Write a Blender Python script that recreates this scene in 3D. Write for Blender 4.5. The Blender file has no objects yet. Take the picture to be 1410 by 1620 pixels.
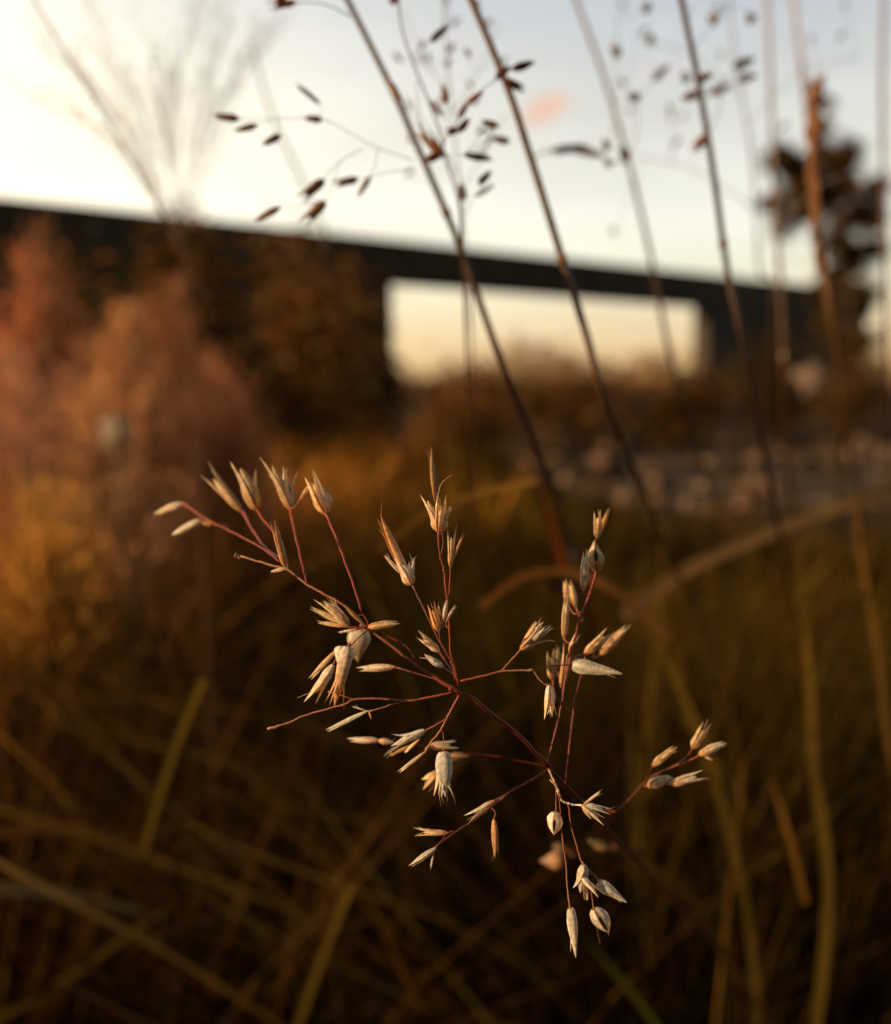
import bpy, math, random
import numpy as np
from mathutils import Vector, Matrix, noise

random.seed(11); rng = np.random.default_rng(11)
S = bpy.context.scene
COL = S.collection
R = math.radians

# ------------------------------------------------------------------ camera
F = 1702.0                       # focal length in photo pixels (1410 wide)
CAM = Vector((0, 0, 0.55))
PITCH = math.atan(210 / F)
FW = Vector((0, math.cos(PITCH), -math.sin(PITCH)))
UP = Vector((0, math.sin(PITCH), math.cos(PITCH)))
RT = Vector((1, 0, 0))
D0 = 0.113                       # distance of the sharp seed head
def P(x, y, d):                  # a point seen at x, y of the photo standing d metres away
    return CAM + (FW + RT * ((x - 705) / F) + UP * ((810 - y) / F)) * d
def proj(p):
    v = p - CAM; d = v.dot(FW)
    if d < 1e-4: return None
    return (705 + F * v.x / d, 810 - F * v.dot(UP) / d, d)

cd = bpy.data.cameras.new("camera"); cam = bpy.data.objects.new("camera", cd); COL.objects.link(cam)
cam.location = CAM; cam.rotation_euler = (math.pi / 2 - PITCH, 0, 0)
cd.sensor_width = 36; cd.sensor_fit = 'HORIZONTAL'; cd.lens = 36 * F / 1410
cd.clip_start = 0.004; cd.clip_end = 2000
cd.dof.use_dof = True; cd.dof.focus_distance = D0 * 1.01
APERTURE = 2.35                  # mm
cd.dof.aperture_fstop = cd.lens / APERTURE
S.camera = cam
S.view_settings.view_transform = 'Standard'; S.view_settings.look = 'None'
S.view_settings.exposure = 0; S.view_settings.gamma = 1
S.render.engine = 'CYCLES'
S.cycles.use_denoising = True
S.cycles.max_bounces = 6; S.cycles.transparent_max_bounces = 4
S.cycles.sample_clamp_indirect = 4

# ------------------------------------------------------------------ light
SUN_AZ, SUN_EL = R(-114), R(16)     # azimuth measured from +Y, negative to the left
sd = Vector((math.sin(SUN_AZ) * math.cos(SUN_EL), math.cos(SUN_AZ) * math.cos(SUN_EL), math.sin(SUN_EL)))
sl = bpy.data.lights.new("sun", 'SUN'); sl.energy = 5.0; sl.angle = R(0.6); sl.color = (1.0, 0.64, 0.33)
so = bpy.data.objects.new("sun", sl); COL.objects.link(so)
so.rotation_euler = sd.to_track_quat('Z', 'Y').to_euler(); so.location = (-5, 5, 5)

W = bpy.data.worlds.new("World"); S.world = W; W.use_nodes = True
nt = W.node_tree; nt.nodes.clear(); N = nt.nodes.new; L = nt.links.new
out = N("ShaderNodeOutputWorld")
def vmath(op, a, b=None):
    n = N("ShaderNodeVectorMath"); n.operation = op
    for i, s in enumerate((a, b)):
        if s is None: continue
        if isinstance(s, (tuple, Vector)): n.inputs[i].default_value = s
        else: L(s, n.inputs[i])
    return n
def fmath(op, a, b=None, clamp=False):
    n = N("ShaderNodeMath"); n.operation = op; n.use_clamp = clamp
    for i, s in enumerate((a, b)):
        if s is None: continue
        if isinstance(s, (int, float)): n.inputs[i].default_value = s
        else: L(s, n.inputs[i])
    return n.outputs[0]
sky = N("ShaderNodeTexSky"); sky.sky_type = 'NISHITA'; sky.sun_disc = False
sky.sun_elevation = SUN_EL; sky.sun_rotation = SUN_AZ
sky.air_density = 1.2; sky.dust_density = 3.0
tc = N("ShaderNodeTexCoord"); dirv = vmath('NORMALIZE', tc.outputs['Generated'])
sep = N("ShaderNodeSeparateXYZ"); L(dirv.outputs[0], sep.inputs[0])
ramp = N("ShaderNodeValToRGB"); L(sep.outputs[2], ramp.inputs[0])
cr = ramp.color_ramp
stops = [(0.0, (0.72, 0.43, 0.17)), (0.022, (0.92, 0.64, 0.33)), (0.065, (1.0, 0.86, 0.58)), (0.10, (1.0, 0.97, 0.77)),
         (0.15, (0.97, 0.96, 0.86)), (0.22, (0.82, 0.82, 0.76)), (0.31, (0.63, 0.67, 0.72)), (0.45, (0.30, 0.32, 0.34)), (0.7, (0.12, 0.12, 0.12)), (1.0, (0.06, 0.06, 0.065))]  # upper stops kept dark to weaken the ambient light
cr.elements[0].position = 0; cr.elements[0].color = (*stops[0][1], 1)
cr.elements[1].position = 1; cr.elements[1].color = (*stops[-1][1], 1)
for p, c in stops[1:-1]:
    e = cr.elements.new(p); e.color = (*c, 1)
# warm glow of the low sun through haze
dot = vmath('DOT_PRODUCT', dirv.outputs[0], tuple(Vector((-.77, .64, 0.12)).normalized()))
g = fmath('POWER', fmath('MAXIMUM', dot.outputs['Value'], 0.0), 6.0)
glow = N("ShaderNodeMixRGB"); glow.blend_type = 'ADD'; glow.inputs[0].default_value = 1
gcol = N("ShaderNodeMixRGB"); gcol.blend_type = 'MULTIPLY'; gcol.inputs[0].default_value = 1
L(g, gcol.inputs[1]); gcol.inputs[2].default_value = (1.7, 1.35, 0.72, 1)
L(ramp.outputs[0], glow.inputs[1]); L(gcol.outputs[0], glow.inputs[2])
# thin high cloud
nz = N("ShaderNodeTexNoise"); mp = N("ShaderNodeMapping"); mp.inputs['Scale'].default_value = (2.2, 2.2, 9)
L(dirv.outputs[0], mp.inputs[0]); L(mp.outputs[0], nz.inputs['Vector']); nz.inputs['Scale'].default_value = 2.0; nz.inputs['Detail'].default_value = 4
cl = fmath('MULTIPLY', fmath('SUBTRACT', nz.outputs[0], 0.45), 0.35)
cl1 = fmath('ADD', cl, 1.0)
cm = N("ShaderNodeMixRGB"); cm.blend_type = 'MULTIPLY'; cm.inputs[0].default_value = 1
rear_dim = N("ShaderNodeMapRange"); L(sep.outputs[1], rear_dim.inputs[0]); rear_dim.inputs[1].default_value = -0.5; rear_dim.inputs[2].default_value = 0.45   # sky dimmed behind the camera to cut ambient light
rear_dim.inputs[3].default_value = 0.30; rear_dim.inputs[4].default_value = 1.0
L(glow.outputs[0], cm.inputs[1]); L(fmath('MULTIPLY', cl1, rear_dim.outputs[0]), cm.inputs[2])
# a small sunlit pink cloud
cdir = (P(858, 174, 1) - CAM).normalized()
v = vmath('SUBTRACT', dirv.outputs[0], tuple(cdir))
nd = N("ShaderNodeTexNoise"); nd.inputs['Scale'].default_value = 30; L(dirv.outputs[0], nd.inputs['Vector'])
rotm = N("ShaderNodeMapping"); rotm.vector_type = 'POINT'; rotm.inputs['Rotation'].default_value = (0, R(22), 0); rotm.inputs['Scale'].default_value = (34, 34, 80)
rot2 = N("ShaderNodeVectorRotate"); rot2.rotation_type = 'Y_AXIS'; rot2.inputs['Angle'].default_value = R(20); L(v.outputs[0], rot2.inputs['Vector'])
sc2 = vmath('MULTIPLY', rot2.outputs[0], (42.0, 42.0, 95.0))
ln = vmath('LENGTH', sc2.outputs[0])
cf = fmath('MULTIPLY', fmath('SUBTRACT', fmath('ADD', 1.25, fmath('MULTIPLY', fmath('SUBTRACT', nd.outputs[0], 0.5), 1.6)), ln.outputs['Value']), 1.5, True)
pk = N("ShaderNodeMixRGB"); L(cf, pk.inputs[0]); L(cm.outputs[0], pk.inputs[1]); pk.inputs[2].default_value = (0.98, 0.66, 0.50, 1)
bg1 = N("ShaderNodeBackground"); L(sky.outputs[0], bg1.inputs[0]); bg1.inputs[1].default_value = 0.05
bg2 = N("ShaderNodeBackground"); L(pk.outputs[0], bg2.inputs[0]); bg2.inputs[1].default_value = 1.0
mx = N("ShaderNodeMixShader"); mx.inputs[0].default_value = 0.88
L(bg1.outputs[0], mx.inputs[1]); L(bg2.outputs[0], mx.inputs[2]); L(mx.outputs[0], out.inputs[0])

# ------------------------------------------------------------------ materials
def mat(name, color=None, rough=0.7, trans=0.0, nscale=None, namt=0.3, attr=False, spec=0.3, tint=(1, 1, 1), bump=0.0, bscale=None):
    m = bpy.data.materials.new(name); m.use_nodes = True
    t = m.node_tree; t.nodes.clear(); n = t.nodes.new; l = t.links.new
    o = n("ShaderNodeOutputMaterial"); b = n("ShaderNodeBsdfPrincipled")
    b.inputs['Roughness'].default_value = rough; b.inputs['Specular IOR Level'].default_value = spec
    if attr:
        a = n("ShaderNodeAttribute"); a.attribute_name = "Col"; src = a.outputs['Color']
    else:
        a = n("ShaderNodeRGB"); a.outputs[0].default_value = (*color, 1); src = a.outputs[0]
    geo = n("ShaderNodeTexCoord")
    if nscale:
        z = n("ShaderNodeTexNoise"); z.inputs['Scale'].default_value = nscale; z.inputs['Detail'].default_value = 5
        l(geo.outputs['Object'], z.inputs['Vector'])
        mr = n("ShaderNodeMapRange"); mr.inputs[1].default_value = 0.3; mr.inputs[2].default_value = 0.7
        mr.inputs[3].default_value = 1 - namt; mr.inputs[4].default_value = 1 + namt; l(z.outputs[0], mr.inputs[0])
        mm = n("ShaderNodeMixRGB"); mm.blend_type = 'MULTIPLY'; mm.inputs[0].default_value = 1
        l(src, mm.inputs[1]); l(mr.outputs[0], mm.inputs[2]); src = mm.outputs[0]
    l(src, b.inputs['Base Color'])
    if bump:
        z = n("ShaderNodeTexNoise"); z.inputs['Scale'].default_value = bscale or nscale; z.inputs['Detail'].default_value = 4
        l(geo.outputs['Object'], z.inputs['Vector'])
        bp = n("ShaderNodeBump"); bp.inputs['Strength'].default_value = bump; bp.inputs['Distance'].default_value = 0.0001 if (bscale or nscale) > 300 else 0.01
        l(z.outputs[0], bp.inputs['Height']); l(bp.outputs[0], b.inputs['Normal'])
    if trans:
        tr = n("ShaderNodeBsdfTranslucent")
        tm = n("ShaderNodeMixRGB"); tm.blend_type = 'MULTIPLY'; tm.inputs[0].default_value = 1
        l(src, tm.inputs[1]); tm.inputs[2].default_value = (*tint, 1); l(tm.outputs[0], tr.inputs[0])
        ms = n("ShaderNodeMixShader"); ms.inputs[0].default_value = trans
        l(b.outputs[0], ms.inputs[1]); l(tr.outputs[0], ms.inputs[2]); l(ms.outputs[0], o.inputs[0])
    else: l(b.outputs[0], o.inputs[0])
    return m
M_husk = mat("dry_husk", rough=0.42, spec=.5, trans=0.24, attr=True, nscale=2600, namt=0.32, tint=(1.0, 0.72, 0.42), bump=0.5, bscale=4200)
M_twig = mat("red_twig", rough=0.45, attr=True, nscale=1800, namt=0.3, spec=0.4)
M_seed = mat("dark_seed", (0.05, 0.03, 0.018), 0.35, nscale=3000, spec=0.5)
M_dark = mat("shaded_husk", rough=0.6, trans=0.25, attr=True, nscale=1500, namt=0.3, tint=(1, .6, .3))
M_stem = mat("stem_skin", rough=0.5, attr=True, nscale=300, namt=0.25, trans=0.12, tint=(1, .6, .3))
M_blade = mat("grass_blade", rough=0.7, spec=0.08, trans=0.5, attr=True, nscale=40, namt=0.3, tint=(1.0, 0.75, 0.3))
M_plume = mat("grass_plume", rough=0.7, spec=0.04, trans=0.45, attr=True, tint=(1.0, 0.86, 0.68))
M_leaf = mat("leaf", rough=0.5, spec=0.04, trans=0.35, attr=True, tint=(1.0, 0.7, 0.3))
M_bark = mat("bark", (0.06, 0.038, 0.024), 0.85, nscale=25, bump=0.5, bscale=30)

# ------------------------------------------------------------------ mesh builder
class MB:
    def __init__(s): s.v = []; s.f = []; s.c = []
    def add(s, vs, fs, cs):
        o = len(s.v); s.v += [tuple(x) for x in vs]; s.f += [tuple(i + o for i in f) for f in fs]
        s.c += [tuple(c) for c in cs]
    def tube(s, pts, rad, col, n=6, cap=True):
        pts = [Vector(p) for p in pts]; k = len(pts)
        vs = []; cs = []; ref = None
        for i, p in enumerate(pts):
            t = (pts[min(i + 1, k - 1)] - pts[max(i - 1, 0)])
            t = t.normalized() if t.length > 0 else Vector((0, 0, 1))
            if ref is None:
                ref = t.orthogonal().normalized()
            ref = (ref - t * ref.dot(t)); ref = ref.normalized() if ref.length > 1e-9 else t.orthogonal().normalized()
            b = t.cross(ref)
            r = rad[i] if hasattr(rad, '__len__') else rad
            c = col(i / (k - 1)) if callable(col) else col
            for j in range(n):
                a = 2 * math.pi * j / n
                vs.append(p + (ref * math.cos(a) + b * math.sin(a)) * r); cs.append(c)
        fs = [(i * n + j, i * n + (j + 1) % n, (i + 1) * n + (j + 1) % n, (i + 1) * n + j) for i in range(k - 1) for j in range(n)]
        if cap: fs += [tuple(range(n))[::-1], tuple(range((k - 1) * n, k * n))]
        s.add(vs, fs, cs)
    def strip(s, pts, wid, side, col, fold=0.25):
        # a blade: three verts across, folded along the midrib
        k = len(pts); vs = []; cs = []
        for i, p in enumerate(pts):
            t = (pts[min(i + 1, k - 1)] - pts[max(i - 1, 0)]).normalized()
            sd_ = (side - t * side.dot(t)).normalized(); nn = t.cross(sd_)
            w = wid[i] if hasattr(wid, '__len__') else wid
            c = col(i / (k - 1)) if callable(col) else col
            vs += [p - sd_ * w / 2 + nn * w * fold, p, p + sd_ * w / 2 + nn * w * fold]; cs += [c] * 3
        fs = []
        for i in range(k - 1):
            a = i * 3
            fs += [(a, a + 1, a + 4, a + 3), (a + 1, a + 2, a + 5, a + 4)]
        s.add(vs, fs, cs)
    def build(s, name, m, parent=None, smooth=True, origin=None, label=None, cat=None, kind=None, group=None):
        me = bpy.data.meshes.new(name)
        o = Vector(origin) if origin is not None else Vector((0, 0, 0))
        V = np.array(s.v, dtype=np.float32) - np.array(o, dtype=np.float32)
        me.from_pydata(V.tolist(), [], s.f); me.update()
        ca = me.color_attributes.new("Col", 'FLOAT_COLOR', 'POINT')
        C = np.ones((len(s.v), 4), dtype=np.float32); C[:, :3] = np.array(s.c, dtype=np.float32)[:, :3]
        ca.data.foreach_set("color", C.ravel())
        if smooth: me.polygons.foreach_set("use_smooth", [True] * len(me.polygons))
        me.materials.append(m)
        ob = bpy.data.objects.new(name, me); COL.objects.link(ob)
        ob.location = o
        if parent is not None:
            ob.parent = parent; ob.location = o - parent_loc(parent)
        if label: ob["label"] = label
        if cat: ob["category"] = cat
        if kind: ob["kind"] = kind
        if group: ob["group"] = group
        return ob
def parent_loc(p):
    l = Vector(p.location)
    while p.parent: p = p.parent; l += Vector(p.location)
    return l
def thing(name, loc, label, cat, group=None):
    o = bpy.data.objects.new(name, None); COL.objects.link(o); o.location = loc
    o.empty_display_size = 0.01; o["label"] = label; o["category"] = cat
    if group: o["group"] = group
    return o
def smooth_path(pts, per=6):
    pts = [Vector(p) for p in pts]
    if len(pts) < 3: return [pts[0].lerp(pts[-1], i / per) for i in range(per + 1)]
    q = [pts[0] * 2 - pts[1]] + pts + [pts[-1] * 2 - pts[-2]]
    r = []
    for i in range(1, len(q) - 2):
        a, b, c, d = q[i - 1:i + 3]
        for j in range(per):
            t = j / per
            r.append(0.5 * ((2 * b) + (c - a) * t + (2 * a - 5 * b + 4 * c - d) * t * t + (-a + 3 * b - 3 * c + d) * t ** 3))
    r.append(pts[-1]); return r
def mixc(a, b, t): return tuple(a[i] + (b[i] - a[i]) * t for i in range(3))
def vary(c, k=0.15):
    f = 1 + random.uniform(-k, k); return tuple(max(0, x * f * (1 + random.uniform(-k, k) * 0.3)) for x in c)

# ------------------------------------------------------------------ spikelets
def glume(mb, base, ax, rad, L_, W_, open_, curl, arc, cb, ct, thick=1.0, nt_=13, ns=7, sh=0.75, ribs=3):
    tan = ax.cross(rad).normalized(); vs = []; cs = []
    ph = random.uniform(0, 6)
    for i in range(nt_):
        t = i / (nt_ - 1)
        prof = math.sin(math.pi * min(1, (t * 0.96 + 0.04)) ** sh) ** 0.85 if t < 1 else 0.015
        bend = open_ * t + curl * t * t
        ctr = base + ax * (L_ * t * math.cos(bend * 0.55)) + rad * (L_ * t * math.sin(bend * 0.62))
        for j in range(ns):
            s_ = j / (ns - 1) * 2 - 1; a = s_ * arc
            rr = W_ * 0.5 * prof * (1 + 0.05 * math.sin(t * 9 + ph))
            p = ctr + rad * (rr * math.cos(a) * thick * (1 + .07 * math.cos(s_ * 14 + ph))) + tan * (rr * math.sin(a) / max(0.35, math.sin(min(arc, math.pi / 2))))
            rib = (0.58 + 0.62 * abs(math.cos(s_ * math.pi * ribs * 0.5))) * (1 + .10 * math.sin(t * 17 + ph * 3 + s_ * 5))
            c = mixc(cb, ct, min(1, t * 1.5)); c = tuple(x * rib for x in c)
            vs.append(p); cs.append(c)
    fs = [(i * ns + j, i * ns + j + 1, (i + 1) * ns + j + 1, (i + 1) * ns + j) for i in range(nt_ - 1) for j in range(ns - 1)]
    mb.add(vs, fs, cs)
def seed_mesh(mb, base, ax, rad, L_, W_, col=(.05, .03, .02)):
    b = [base + ax * (L_ * t) for t in np.linspace(0, 1, 9)]
    mb.tube(b, [max(1e-6, W_ / 2 * math.sin(math.pi * (0.03 + 0.94 * t)) ** .7) for t in np.linspace(0, 1, 9)], col, 8)

STRAW = (0.94, 0.74, 0.45); PALE = (0.97, 0.88, 0.70); ORG = (0.78, 0.42, 0.16); GREY = (0.80, 0.76, 0.66)
def spikelet(parent, bx, by, tx, ty, w, d, kind='closed', cb=ORG, ct=STRAW, tilt=0.0, material=None, low=False, name="spikelet"):
    """bx,by base / tx,ty tip as seen, w its width, d how far away the base stands"""
    a = P(bx, by, d); b = P(tx, ty, d + tilt)
    ax = (b - a); L_ = ax.length; ax.normalize()
    Wm = w * d / F
    view = (a - CAM).normalized()
    tv = (-view - ax * (-view).dot(ax)).normalized()          # sideways axis that faces the viewer
    sd_ = ax.cross(tv).normalized()
    def rd(deg): return (sd_ * math.cos(R(deg)) + tv * math.sin(R(deg))).normalized()
    mb = MB(); kq = random.choice((.74, .92, 1, 1.02)) if not low else 1; cb_ = vary(tuple(v * kq for v in cb), .12); ct_ = vary(tuple(v * kq for v in ct), .10)
    nt_, ns = (8, 5) if low else (16, 11)
    G = lambda deg, l=1, wd=1, op=0, cu=0, arc=1.35, c=None, th=0.8, sh=.75: glume(
        mb, a, ax, rd(deg), L_ * l, Wm * wd, op, cu, arc, cb_, c or ct_, th, nt_, ns, sh)
    j = lambda k=10: random.uniform(-k, k)
    if kind == 'closed':
        G(35 + j(), 1, .95, 0.02, 0.05); G(205 + j(), .93, .92, 0.03, .06); G(110 + j(), .8, .8, .06)
    elif kind == 'split':
        G(15 + j(), 1, .85, .10, .10, sh=.7); G(190 + j(), .92, .85, .10, .10, sh=.7); G(90, .7, .8, .05)
    elif kind == 'open3':
        G(170 + j(), 1.0, .7, .10, .14, sh=.62); G(20 + j(), .72, .7, .22, .35, sh=.62); G(95 + j(), .80, .75, .04, .1, sh=.62); G(-90, .8, .8, .05)
    elif kind == 'open4':
        G(180 + j(), .95, .62, .3, .35, sh=.6); G(0 + j(), .95, .6, .3, .4, sh=.6); G(70, 1.0, .5, .05, .1, sh=.6)
        G(120, .85, .5, .16, .25, sh=.6); G(-90, .75, .85, .06)
    elif kind == 'claw':     # hooded husk whose glumes hang as claws
        G(85, 1.0, 1.0, .02, -.05, arc=1.5, sh=.55); G(170, 1.02, .42, .25, .02, sh=.6); G(10, .95, .45, .25, .02, sh=.6); G(-90, .9, .9, .05, sh=.6)
        G(50, .98, .35, .2, 0, sh=.6)
    elif kind == 'ring':     # gaping husk, slit towards the viewer
        G(172, 1, 1.0, .02, -.10, arc=1.25, th=1.0, sh=.8); G(6, .93, .95, .04, -.04, arc=1.2, th=1.0, sh=.7); G(-90, .95, 1.0, 0, 0, arc=1.4)
    elif kind == 'hood':     # broad shoulders, long beak
        G(90, 1, 1, .02, .05, arc=1.5, sh=.5); G(-60, 1, .95, .02, .05, arc=1.4, sh=.5); G(0, .9, .5, .18, .0, sh=.5)
    elif kind == 'awn':
        G(60, 1, .9, .0, .1, arc=1.4, sh=.85); G(240, 1, .9, .0, .1, arc=1.4, sh=.85)
    if not low and kind not in ('ring', 'hood'):
        for _ in range(random.choice((0, 1, 2))):      # hair-fine awns
            p0 = a + ax * L_ * random.uniform(.45, .8) + (rd(random.uniform(0, 360))) * Wm * .22; dv = (ax + rd(random.uniform(0, 360)) * random.uniform(.15, .6)).normalized()
            q_ = L_ * random.uniform(.25, .5); mb.tube([p0, p0 + dv * q_ * .5, p0 + dv * q_ + rd(random.uniform(0, 360)) * q_ * .15], [Wm * .03 + 1e-5, 2.5e-5, 1e-5], ct_, 4)
    ob = mb.build(name, material or M_husk, parent, origin=a)
    if kind in ('ring', 'open4', 'open3', 'claw') and not low:
        sb = MB(); k = {'ring': (.3, .5, .3), 'open4': (.12, .45, .42), 'open3': (.15, .42, .4), 'claw': (.2, .4, .5)}[kind]
        seed_mesh(sb, a + ax * (L_ * k[0]) + tv * Wm * .08, ax, sd_, L_ * k[1], Wm * k[2])
        sb.build("seed", M_seed, ob, origin=a)
    return ob

def branch(parent, pts, r0, r1, d0, d1, col0, col1, name="branch", per=6, material=None, knob=False, n=6):
    """pts: seen positions; d0..d1 distance along it; radii in seen pixels"""
    k = len(pts); Lp = [0]
    for i in range(1, k): Lp.append(Lp[-1] + math.dist(pts[i], pts[i - 1]))
    W3 = [P(x, y, d0 + (d1 - d0) * Lp[i] / Lp[-1]) for i, (x, y) in enumerate(pts)]
    sp = smooth_path(W3, per); m = len(sp); sc = (d0 + d1) / 2 / F
    rad = []
    for i in range(m):
        t = i / (m - 1); r = (r0 + (r1 - r0) * t) * sc
        r *= 1 + 0.10 * math.sin(i * 1.7) * random.random()
        if knob and t > 0.93: r *= 1.75
        if t > .94 and not knob: r *= 1.35
        if 0 < i < m - 1 and n > 5: sp[i] = sp[i] + Vector((random.uniform(-1, 1), random.uniform(-1, 1), random.uniform(-1, 1))) * r * .35
        rad.append(r)
    mb = MB(); mb.tube(sp, rad, lambda t: mixc(col0, col1, t), n)
    for i in range(1, k - 1):                 # small joints where side stalks leave
        if i % 2: mb.tube([W3[i] - (W3[i] - W3[i - 1]).normalized() * r0 * sc * 1.6, W3[i], W3[i] + (W3[i + 1] - W3[i]).normalized() * r0 * sc * 1.6],
                          [r0 * sc * .5, (r0 + (r1 - r0) * i / k) * sc * 1.45, r0 * sc * .4], mixc(col0, col1, i / k), n)
    return mb.build(name, material or M_twig, parent, origin=W3[0])

def za(x, y): return (230 + x / 2.82, 690 + y / 2.82)
def zb(x, y): return (580 + x / 2.82, 690 + y / 2.82)
def zc(x, y): return (500 + x / 3.525, 1050 + y / 3.525)
def zd(x, y): return (780 + x / 3.525, 1120 + y / 3.525)
RED = (0.20, 0.030, 0.012); RED2 = (0.30, 0.06, 0.025); TAN = (0.42, 0.22, 0.12); DRED = (0.09, 0.014, 0.006)

base_main = P(1500, 2300, .42); base_main.z = 0
seedhead = thing("grass_seed_head", base_main, "sharp branching grass seed head with straw coloured husks on thin red twigs, in the centre", "seed head")
T = seedhead
NET = []; BASES = []
def B(z, pts, r0, r1, e0=0, e1=0, c0=RED, c1=RED2, **k):
    q = [z(*p) for p in pts]; m_ = len(q)
    for i in range(m_ - 1):
        for t_ in (0, .25, .5, .75, 1):
            u_ = (i + t_) / (m_ - 1); NET.append((q[i][0] + (q[i + 1][0] - q[i][0]) * t_, q[i][1] + (q[i + 1][1] - q[i][1]) * t_, e0 + (e1 - e0) * u_))
    return branch(T, q, r0 * 1.35, r1 * 1.35, D0 + e0 * 1.45, D0 + e1 * 1.45, c0, c1, **k)
def K(z, b, t, w, e=0, kind='closed', s=None, **k):
    zs = 2.82 if z in (za, zb) else 3.525
    (bx, by), (tx, ty) = z(*b), z(*t)
    BASES.append((bx, by, tx, ty, e))
    return spikelet(T, bx, by, tx, ty, w / zs * 1.07, D0 + e * 1.45, kind, **k)
# main axis: from its far tip through the hub, and away behind to the ground
B(za, [(425, 535), (560, 575), (640, 600), (720, 660), (800, 705), (900, 765), (975, 840), (1070, 915), (1200, 1015), (1400, 1145)], 1.2, 1.9, .005, .0, TAN, RED, name="main_stem")
B(zc, [(745, 140), (790, 165), (870, 190), (1000, 300), (1130, 400), (1300, 580)], 2.1, 2.6, 0, .004, RED, DRED, name="main_stem")
low_pts = [P(*zd(310, 340), D0 + .004), P(*zd(400, 430), D0 + .012), P(*zd(560, 600), D0 + .028), P(*zd(800, 850), D0 + .05), P(*zd(1050, 1120), D0 + .085), P(1180, 1560, .25), P(1300, 1850, .33), base_main]
mb = MB(); sp = smooth_path(low_pts, 8)
mb.tube(sp, [0.00018 + 0.00045 * (i / len(sp)) for i in range(len(sp))], lambda t: mixc(DRED, (0.10, .035, .012), t), 8)
mb.build("main_stem", M_twig, T, origin=low_pts[0])

# --- upper left cluster
B(za, [(425, 545), (400, 530)], 2.0, 2.6, .005, .005, TAN, TAN, name="twig_end")
K(za, (430, 335), (250, 130), 52, .016, 'split', tilt=.003)
B(za, [(640, 600), (600, 545), (520, 480), (430, 335)], .8, 1.6, .004, .016)
K(za, (500, 325), (410, 95), 98, .011, 'open3')
B(za, [(640, 600), (625, 540), (575, 430), (520, 365), (497, 320)], .9, 1.8, .004, .011)
K(za, (648, 325), (545, 78), 62, .010, 'open3'); K(za, (650, 325), (610, 135), 80, .011, 'open4')
B(za, [(720, 655), (705, 590), (680, 480), (655, 370), (648, 320)], 1.0, 2.2, .003, .010)
K(za, (805, 345), (725, 155), 74, .007, 'split'); K(za, (805, 345), (765, 195), 80, .008, 'ring'); K(za, (690, 285), (738, 205), 16, .008, 'awn')
B(za, [(965, 790), (940, 700), (880, 530), (830, 400), (805, 340)], 1.2, 2.0, .001, .007)
K(za, (170, 300), (40, 350), 40, .021, 'closed', cb=PALE, ct=STRAW); K(za, (245, 375), (120, 445), 40, .020, 'closed', cb=PALE, ct=PALE)
K(za, (310, 395), (240, 385), 30, .02, 'closed', ct=ORG)
B(za, [(600, 560), (520, 500), (400, 435), (300, 385), (240, 350), (165, 300)], 1.0, 1.6, .005, .021)
B(za, [(300, 390), (245, 375)], 1.3, 1.3, .02, .02)
K(za, (625, 585), (568, 370), 40, .003, 'closed', cb=ORG, ct=(.6, .33, .14))
K(za, (630, 590), (560, 605), 20, .003, 'awn', cb=STRAW)
# --- left middle
K(za, (905, 845), (768, 706), 52, .0, 'open3'); K(za, (905, 848), (735, 765), 30, .0, 'awn', cb=STRAW); K(za, (900, 850), (768, 830), 22, .001, 'awn')
K(za, (905, 848), (810, 735), 55, .001, 'split')
B(za, [(905, 845), (940, 855), (985, 850)], 1.3, 1.0)
K(za, (975, 840), (885, 755), 22, .0, 'awn', ct=ORG)
K(za, (995, 852), (1138, 830), 40, 0, 'closed'); B(za, [(950, 800), (975, 800), (1000, 850)], .9, .9)
K(za, (950, 862), (862, 876), 14, 0, 'awn', ct=PALE); B(za, [(985, 850), (950, 862), (880, 872)], .9, 1.0, knob=True)
K(za, (955, 862), (948, 1008), 98, .009, 'hood', cb=PALE, ct=(.66, .42, .25)); B(za, [(985, 845), (960, 865)], 1, 1, 0, .009)
K(za, (905, 940), (842, 1208), 60, -.002, 'claw', cb=GREY, ct=ORG); K(za, (895, 940), (878, 1050), 92, -.001, 'hood', cb=PALE, ct=PALE)
K(za, (893, 1030), (876, 1130), 22, -.002, 'awn', ct=ORG)
K(za, (858, 950), (733, 1085), 26, -.001, 'awn', cb=ORG); K(za, (838, 1020), (728, 1200), 54, .003, 'split', cb=GREY, ct=STRAW)
B(za, [(1000, 860), (950, 900), (905, 945), (858, 950)], .8, .8, 0, -.001)
K(za, (1112, 1030), (940, 1040), 38, .006, 'closed', cb=STRAW, ct=PALE); B(za, [(1390, 1120), (1250, 1070), (1112, 1032)], .6, .7, .003, .006, DRED, RED)
K(za, (1310, 960), (1205, 875), 42, .005, 'split', cb=STRAW); K(za, (1330, 1032), (1242, 975), 34, .003, 'closed', cb=GREY, ct=PALE)
B(za, [(1385, 1080), (1350, 1020), (1310, 960)], .7, .8, .001, .005); B(za, [(1370, 1060), (1328, 1030)], .6, .6, .001, .003)
B(za, [(1010, 860), (1080, 890), (1160, 935), (1200, 990)], 1.3, .8, .002, .002)
# --- low left forks
B(zc, [(760, 160), (660, 182), (520, 205), (360, 195), (210, 200), (150, 230), (-50, 285), (-155, 330), (-270, 365)], 1.4, 1.0, 0, 0, RED2, TAN, knob=True)
B(zc, [(210, 200), (140, 175), (68, 155)], .8, .9, 0, 0, RED2, TAN, knob=True)
B(zc, [(560, 200), (450, 220), (370, 245), (295, 265)], .9, .8, 0, 0, RED2, TAN)
K(zc, (290, 262), (58, 375), 28, 0, 'awn', cb=GREY, ct=PALE); K(zc, (290, 265), (200, 238), 10, 0, 'awn', ct=PALE); K(zc, (295, 265), (310, 310), 12, 0, 'awn', ct=ORG)
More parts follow.
